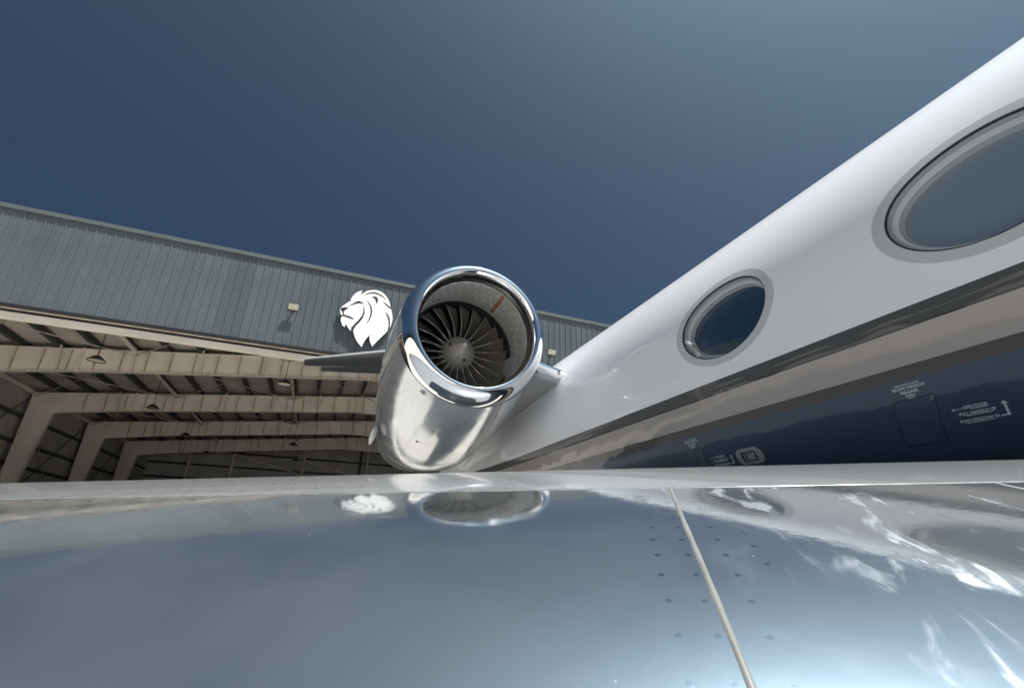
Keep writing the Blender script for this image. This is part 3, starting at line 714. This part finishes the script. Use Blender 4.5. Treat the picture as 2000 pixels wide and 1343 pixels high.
# cowl fittings: drain holes and a side fairing
def cowl_point(px, py):
    """where the sight line at a photo position meets the cowl"""
    d = (fw*FPX+rt*(px-1000)+up*(671.5-py)); best = None
    for i in range(300):
        yv = 3.9+i*.01; p = d*(yv/d.y); dy = yv-YE
        for (a, ra), (b, rb) in zip(COWL[:-1], COWL[1:]):
            if a <= dy <= b:
                r = ra+(rb-ra)*(dy-a)/(b-a); ox, oz = drop(dy)
                if math.hypot(p.x-EX-ox, p.z-EZ-oz) <= r: return Vector((p.x, p.y, p.z+H)), Vector((p.x-EX-ox, 0, p.z-EZ-oz)).normalized()
    return None
for px, py, rr in [(a_, b_, c_*1.35) for a_, b_, c_ in ((824.5, 767.5, .020), (846.5, 811, .011), (814, 862, .009), (819, 864, .009), (905, 848, .006), (776, 866, .007), (778, 893, .008))]:
    h_ = cowl_point(px, py)
    if h_:
        p, n_ = h_; tx = Vector((0, 1, 0)); ty = n_.cross(tx)
        m = MB(); m.grid([[p+n_*e_+tx*rr*q*1.7*math.cos(6.283*k/16)+ty*rr*q*math.sin(6.283*k/16) for k in range(16)] for q, e_ in ((1.25, .0008), (1.2, .003), (1.0, .003))], closed=True)
        m.build('port_rim', MT['cowl'], nac, 40)
        m = MB(); m.grid([[p+n_*.0022+tx*rr*q*1.7*math.cos(6.283*k/16)+ty*rr*q*math.sin(6.283*k/16) for k in range(16)] for q in (1.02, .01)], closed=True)
        m.build('drain_port', MT['black'], nac)
for dy in (1.95,):
    m = MB(); rs = []
    for off, h_ in ((-.004, .0004), (-.003, .0012), (.003, .0012), (.004, .0004)):
        d_ = dy+off
        for (a, ra), (b, rb) in zip(COWL[:-1], COWL[1:]):
            if a <= d_ <= b: r = ra+(rb-ra)*(d_-a)/(b-a)
        rs.append(ring_(d_, r+h_, 96, *drop(d_)))
    m.grid(rs, closed=True); m.build('cowl_joint', MT['seal'], nac, 60)
m = MB(); c0 = Vector((EX-.60, YE+2.3, Z(EZ-.55)))
rows = []
for i in range(9):
    q = i/8; r = .048*math.sin(math.pi*min(1, .12+q*.86))**.7; rows.append([(c0.x+.025+r*math.cos(6.283*k/16)*.8, c0.y+q*.55-.2, c0.z-.10*q+r*math.sin(6.283*k/16)) for k in range(16)])
m.grid(rows, closed=True, caps=True); m.build('side_fairing', MT['lgrey'], nac, 60)
# ------------------------------------------------------------------ pylon
def pylon_sec(X, zc, y0, ch, th, drop_):
    pts = []
    for k in range(13):                       # lower side back to front, then upper front to back
        q = 1-k/12; pts.append((X, y0+ch*q*q, Z(zc-drop_*q*q-th*(math.sqrt(q)*(1-q)*1.6+.0*q)-th*.35*min(1, q*6)*(1-q)-.004)))
    for k in range(1, 13):
        q = k/12; pts.append((X, y0+ch*q*q, Z(zc+th*math.sqrt(q)*(1-q)*1.5+.02*q*q)))
    return pts
rows = [pylon_sec(EX+.5, 1.70, 4.22, 3.4, .10, .36), pylon_sec(EX+.74, 1.67, 4.25, 3.5, .10, .40), pylon_sec(2.25, 1.60, 4.31, 3.9, .105, .48), pylon_sec(2.75, 1.56, 4.38, 4.4, .12, .52)]
m = MB(); m.grid(rows, closed=True, caps=True); pyl = m.build('pylon', MT['pylon'], jet, 60)
pyl['label'] = 'grey engine pylon joining nacelle and fuselage'
lo = pylon_sec(2.235, 1.602, 4.305, 3.88, .105, .477)[4:12]
m = MB(); m.tube([(p[0]+.05*max(0, (p[1]-4.6)/2.6)**2, p[1], p[2]-.003) for p in lo], .006, 6); m.build('pylon_seam', MT['gasket'], pyl, 60)
def le_sec(X, zc, y0):
    pts = []
    for k in range(17):
        a = R_(-100+200*k/16); pts.append((X, y0+.10-.115*math.cos(a), Z(zc+.078*math.sin(a))))
    for k in range(17):
        a = R_(100-200*k/16); pts.append((X, y0+.105-.105*math.cos(a), Z(zc+.072*math.sin(a))))
    return pts
m = MB(); m.grid([le_sec(EX+.58, 1.695, 4.19), le_sec(EX+.74, 1.668, 4.215), le_sec(2.245, 1.600, 4.275), le_sec(2.34, 1.592, 4.285)], closed=True, caps=True); m.build('pylon_leading_edge', MT['chrome'], pyl, 50)
m = MB(); m.grid([[(2.10+r*math.cos(6.283*k/12), 4.245-h_, Z(1.628+r*math.sin(6.283*k/12))) for k in range(12)] for r, h_ in ((.022, 0), (.02, .01), (.014, .01), (.012, .002), (.001, .002))], closed=True); m.build('probe_port', MT['gasket'], pyl, 30)
# ------------------------------------------------------------------ fin and tailplane
def surf(rows_def, name, mt, parent):
    """rows_def: list of (base point, chord, thickness, span direction handled by caller)"""
    rows = []
    for (x, y, z, ch, th, vert_) in rows_def:
        pts = []
        for k in range(11):
            q = (1-k/10)**2; h_ = th*(1.4845*math.sqrt(q)-.63*q-1.758*q*q+1.4215*q**3-.5075*q**4)*1.6; pts.append((q, -h_))
        for k in range(1, 10):
            q = (k/10)**2; h_ = th*(1.4845*math.sqrt(q)-.63*q-1.758*q*q+1.4215*q**3-.5075*q**4)*1.6; pts.append((q, h_))
        rows.append([((x+h_, y+q*ch, Z(z)) if vert_ else (x, y+q*ch, Z(z+h_))) for q, h_ in pts])
    m = MB(); m.grid(rows, closed=True, caps=True); return m.build(name, mt, parent, 50)
surf([(XC, 9.6, 1.9, 4.4, .20, True), (XC, 11.6, 4.75, 2.6, .13, True)], 'tail_fin', MT['white'], jet)
tp = surf([(-.94, 15.05, 4.93, .62, .045, False), (-.80, 14.92, 4.93, .72, .05, False), (XC, 11.7, 4.93, 2.25, .12, False), (2*XC+.80, 14.92, 4.93, .72, .05, False), (2*XC+.94, 15.05, 4.93, .62, .045, False)], 'tailplane', MT['under'], jet)
tp['label'] = 'dark tailplane underside behind the nacelle'
m = MB(); m.tube([(-.96, 15.04, Z(4.935)), (-.8, 14.90, Z(4.935)), (XC, 11.68, Z(4.935)), (2*XC+.8, 14.90, Z(4.935)), (2*XC+.96, 15.04, Z(4.935))], [.018, .022, .04, .022, .018], 10); m.build('tailplane_leading_edge', MT['lgrey'], tp, 60)
m = MB()
m.add([(-.45, 15.55, Z(4.90)), (XC-.3, 14.05, Z(4.86)), (XC-.3, 14.75, Z(4.88)), (-.45, 15.95, Z(4.905)), (-.45, 15.55, Z(4.93)), (XC-.3, 14.05, Z(4.98)), (XC-.3, 14.75, Z(4.91)), (-.45, 15.95, Z(4.92))], [(0,3,2,1),(4,5,6,7),(0,1,5,4),(1,2,6,5),(2,3,7,6),(3,0,4,7)])
m.build('elevator', MT['under'], tp)
# ------------------------------------------------------------------ wing
SW = R_(30)
tv = Vector((-math.cos(SW), math.sin(SW), -.031)).normalized(); nv = Vector((math.sin(SW), math.cos(SW), 0)); bv = tv.cross(nv)
if bv.z < 0: bv = -bv
def wp(t, s_, z): return tv*t+nv*s_+bv*z+Vector((0, 0, H))
tau = lambda e: (21.9-1.19*e-(.34*(-5-e) if -30 < e < -5 else 0)) if -25 < e < 6 else 51.65-6.8+1.9*(-25-e) if e <= -25 else 14.78-2.85*(e-6)
def slope(e): return (1/math.cos(R_(e))**2)/(math.tan(R_(tau(e)))-math.tan(R_(e)))*R_(1)
PROF = []; e, s_ = 6.0, .66
while e > -47:
    PROF.append((s_, s_*math.tan(R_(e)), tau(e), e)); s_ *= math.exp(-slope(e-.1)*.2); e -= .2
PROF.reverse()
STRIP = []; e, s_ = 6.0, .66
while tau(e)-e > 1.3:
    STRIP.append((s_, s_*math.tan(R_(e)), tau(e))); s_ *= math.exp(slope(e+.01)*.02); e += .02
a, b = STRIP[-4], STRIP[-1]
kap = (b[2]-a[2])/math.hypot(b[0]-a[0], b[1]-a[1])       # degrees per metre
s_, z_, ta = b
while ta > -2.5:
    dl = .02; ta += kap*dl; s_ += dl*math.cos(R_(ta)); z_ += dl*math.sin(R_(ta)); STRIP.append((s_, z_, ta))
CREST_S = s_
sm_ = s_
while s_ < 4.7:
    dl = .1; ta = max(ta-.12, -7); s_ += dl*math.cos(R_(ta)); z_ += dl*math.sin(R_(ta)); STRIP.append((s_, z_, ta))
TE = (s_, z_)
# nose under the polished edge and the lower skin
low = []; s_, z_, ta, _ = PROF[0]
while ta < 178:
    dl = .006; ta += dl/.10*57.3*.55; s_ -= dl*math.cos(R_(ta)); z_ -= dl*math.sin(R_(ta)); low.append((s_, z_))
n_ = 24; s0, z0 = low[-1]
for k in range(1, n_+1):
    q = k/n_; low.append((s0+(TE[0]-s0)*q, z0+(TE[1]-.012-z0)*q-.05*math.sin(math.pi*q)))
TS = [-3.2, -2.4, -1.6, -.8, -.3, 0, .4, .9, 1.5, 2.2, 3.2, 5, 7.5, 9.5]
def taper(t): return 1 if t < 2.2 else 1-(t-2.2)*.085
def wing_rows(prof2, lift=0):
    return [[wp(t, 4.7-(4.7-p[0])*taper(t)+(0 if t < 2.2 else (t-2.2)*.02), p[1]*taper(t)) for p in prof2] for t in TS]
m = MB(); m.grid(wing_rows([(p[0], p[1]) for p in STRIP])); m.grid(wing_rows(low))
tip0 = [wp(9.5, 4.7-(4.7-p[0])*taper(9.5)+7.3*.02, p[1]*taper(9.5)) for p in ([(q[0], q[1]) for q in STRIP]+list(reversed(low))+[(q[0], q[1]) for q in PROF])]
m.add(tip0, [tuple(range(len(tip0)))])
wing = m.build('wing', MT['wingskin'], jet, 40); wing['label'] = 'pale grey wing skin behind the polished edge'
m = MB(); m.grid(wing_rows([(p[0], p[1]) for p in PROF])); le = m.build('leading_edge', MT['le'], wing, 180); le['label'] = 'mirror polished wing leading edge in the foreground'
def surf_pt(t, s_):
    for p, q in zip(PROF[:-1], PROF[1:]):
        if p[0] <= s_ <= q[0]:
            k = (s_-p[0])/(q[0]-p[0]); ta = R_(p[2]+(q[2]-p[2])*k)
            return wp(t, s_, p[1]+(q[1]-p[1])*k), (bv*math.cos(ta)-nv*math.sin(ta)), (nv*math.cos(ta)+bv*math.sin(ta))
    return wp(t, PROF[-1][0], PROF[-1][1]), bv, nv
# chordwise joint filled with sealant
rows = []
for k in range(60):
    s_ = .19+(.658-.19)*k/59; p, nn, tt = surf_pt(0, s_)
    t0 = -.0752-.021*max(0, (s_-.33)/.31)**1.6; wdt = .0025*(1+.05*math.sin(k*.9)+.03*math.sin(k*1.7))*(1 if s_ < .5 else 1-(s_-.5)*1.6)
    p = p+tv*t0
    rows.append([p-tv*wdt-nn*.0002, p-tv*wdt*.6+nn*.0009, p+nn*.0013, p+tv*wdt*.6+nn*.0009, p+tv*wdt-nn*.0002])
m = MB(); m.grid(rows); m.build('sealant_bead', MT['sealant'], le, 60)
# spanwise joint between polished edge and painted skin
rows = []
random.seed(3)
p, nn, tt = surf_pt(0, .6599)
for k in range(240):
    t = -3.0+k*.05; j = random.uniform(-.0006, .0006)
    q = wp(t, PROF[-1][0], PROF[-1][1])
    if taper(t) < 1: break
    rows.append([q-tt*(.0022+j)-nn*.0002, q-tt*.0015+nn*(.0004+j*.3), q+nn*(.0006+j*.5), q+tt*.0015+nn*(.0004-j*.3), q+tt*(.0024-j)-nn*.0003])
m = MB(); m.grid(rows); m.build('skin_joint', mat('bright_joint_sealant', (.26, .265, .26), .25, .4, noise=(60, .3)), wing, 50)
# rivets
rv = MB(); rv.grid([[(r*math.cos(6.2832*k/12), r*math.sin(6.2832*k/12), h_) for k in range(12)] for r, h_ in ((.0025, -.00001), (.0022, .00001), (.0015, .00002), (.0003, .000025))], closed=True)
rv_me = rv.mesh('rivet', 180); rv_me.materials.append(MT['rivet'])
for off in (.0305, .0075, -.0205, -.0455):
    s_ = .285
    while s_ < .64:
        p, nn, tt = surf_pt(0, s_); t0 = -.0752-.021*max(0, (s_-.33)/.31)**1.6
        if abs(off) > .04 and s_ < .395: s_ += .026; continue
        p = p+tv*(t0*.9-.008+off+random.uniform(-.0008, .0008))
        o = inst(rv_me, 'rivet', le); o.matrix_local = Matrix.Translation(p) @ nn.to_track_quat('Z', 'Y').to_matrix().to_4x4()
        s_ += .0285*max(.8, min(1.1, math.cos(R_(25))+.1))
# main gear below the wing root, out of sight
gx, gy = 1.2, 2.2
m = MB(); m.tube([(gx, gy, Z(-.2)), (gx, gy, .42)], .07, 12); gear = m.build('landing_gear', MT['strut'], jet, 40)
for s_ in (-.2, .2):
    m = MB(); m.grid([[(gx+s_+dx, gy+r*math.cos(6.283*k/28), .42+r*math.sin(6.283*k/28)) for k in range(28)] for dx, r in ((-.11, .12), (-.11, .36), (-.08, .41), (.08, .41), (.11, .36), (.11, .12))], closed=True, caps=True); m.build('wheel', MT['tyre'], gear, 40)
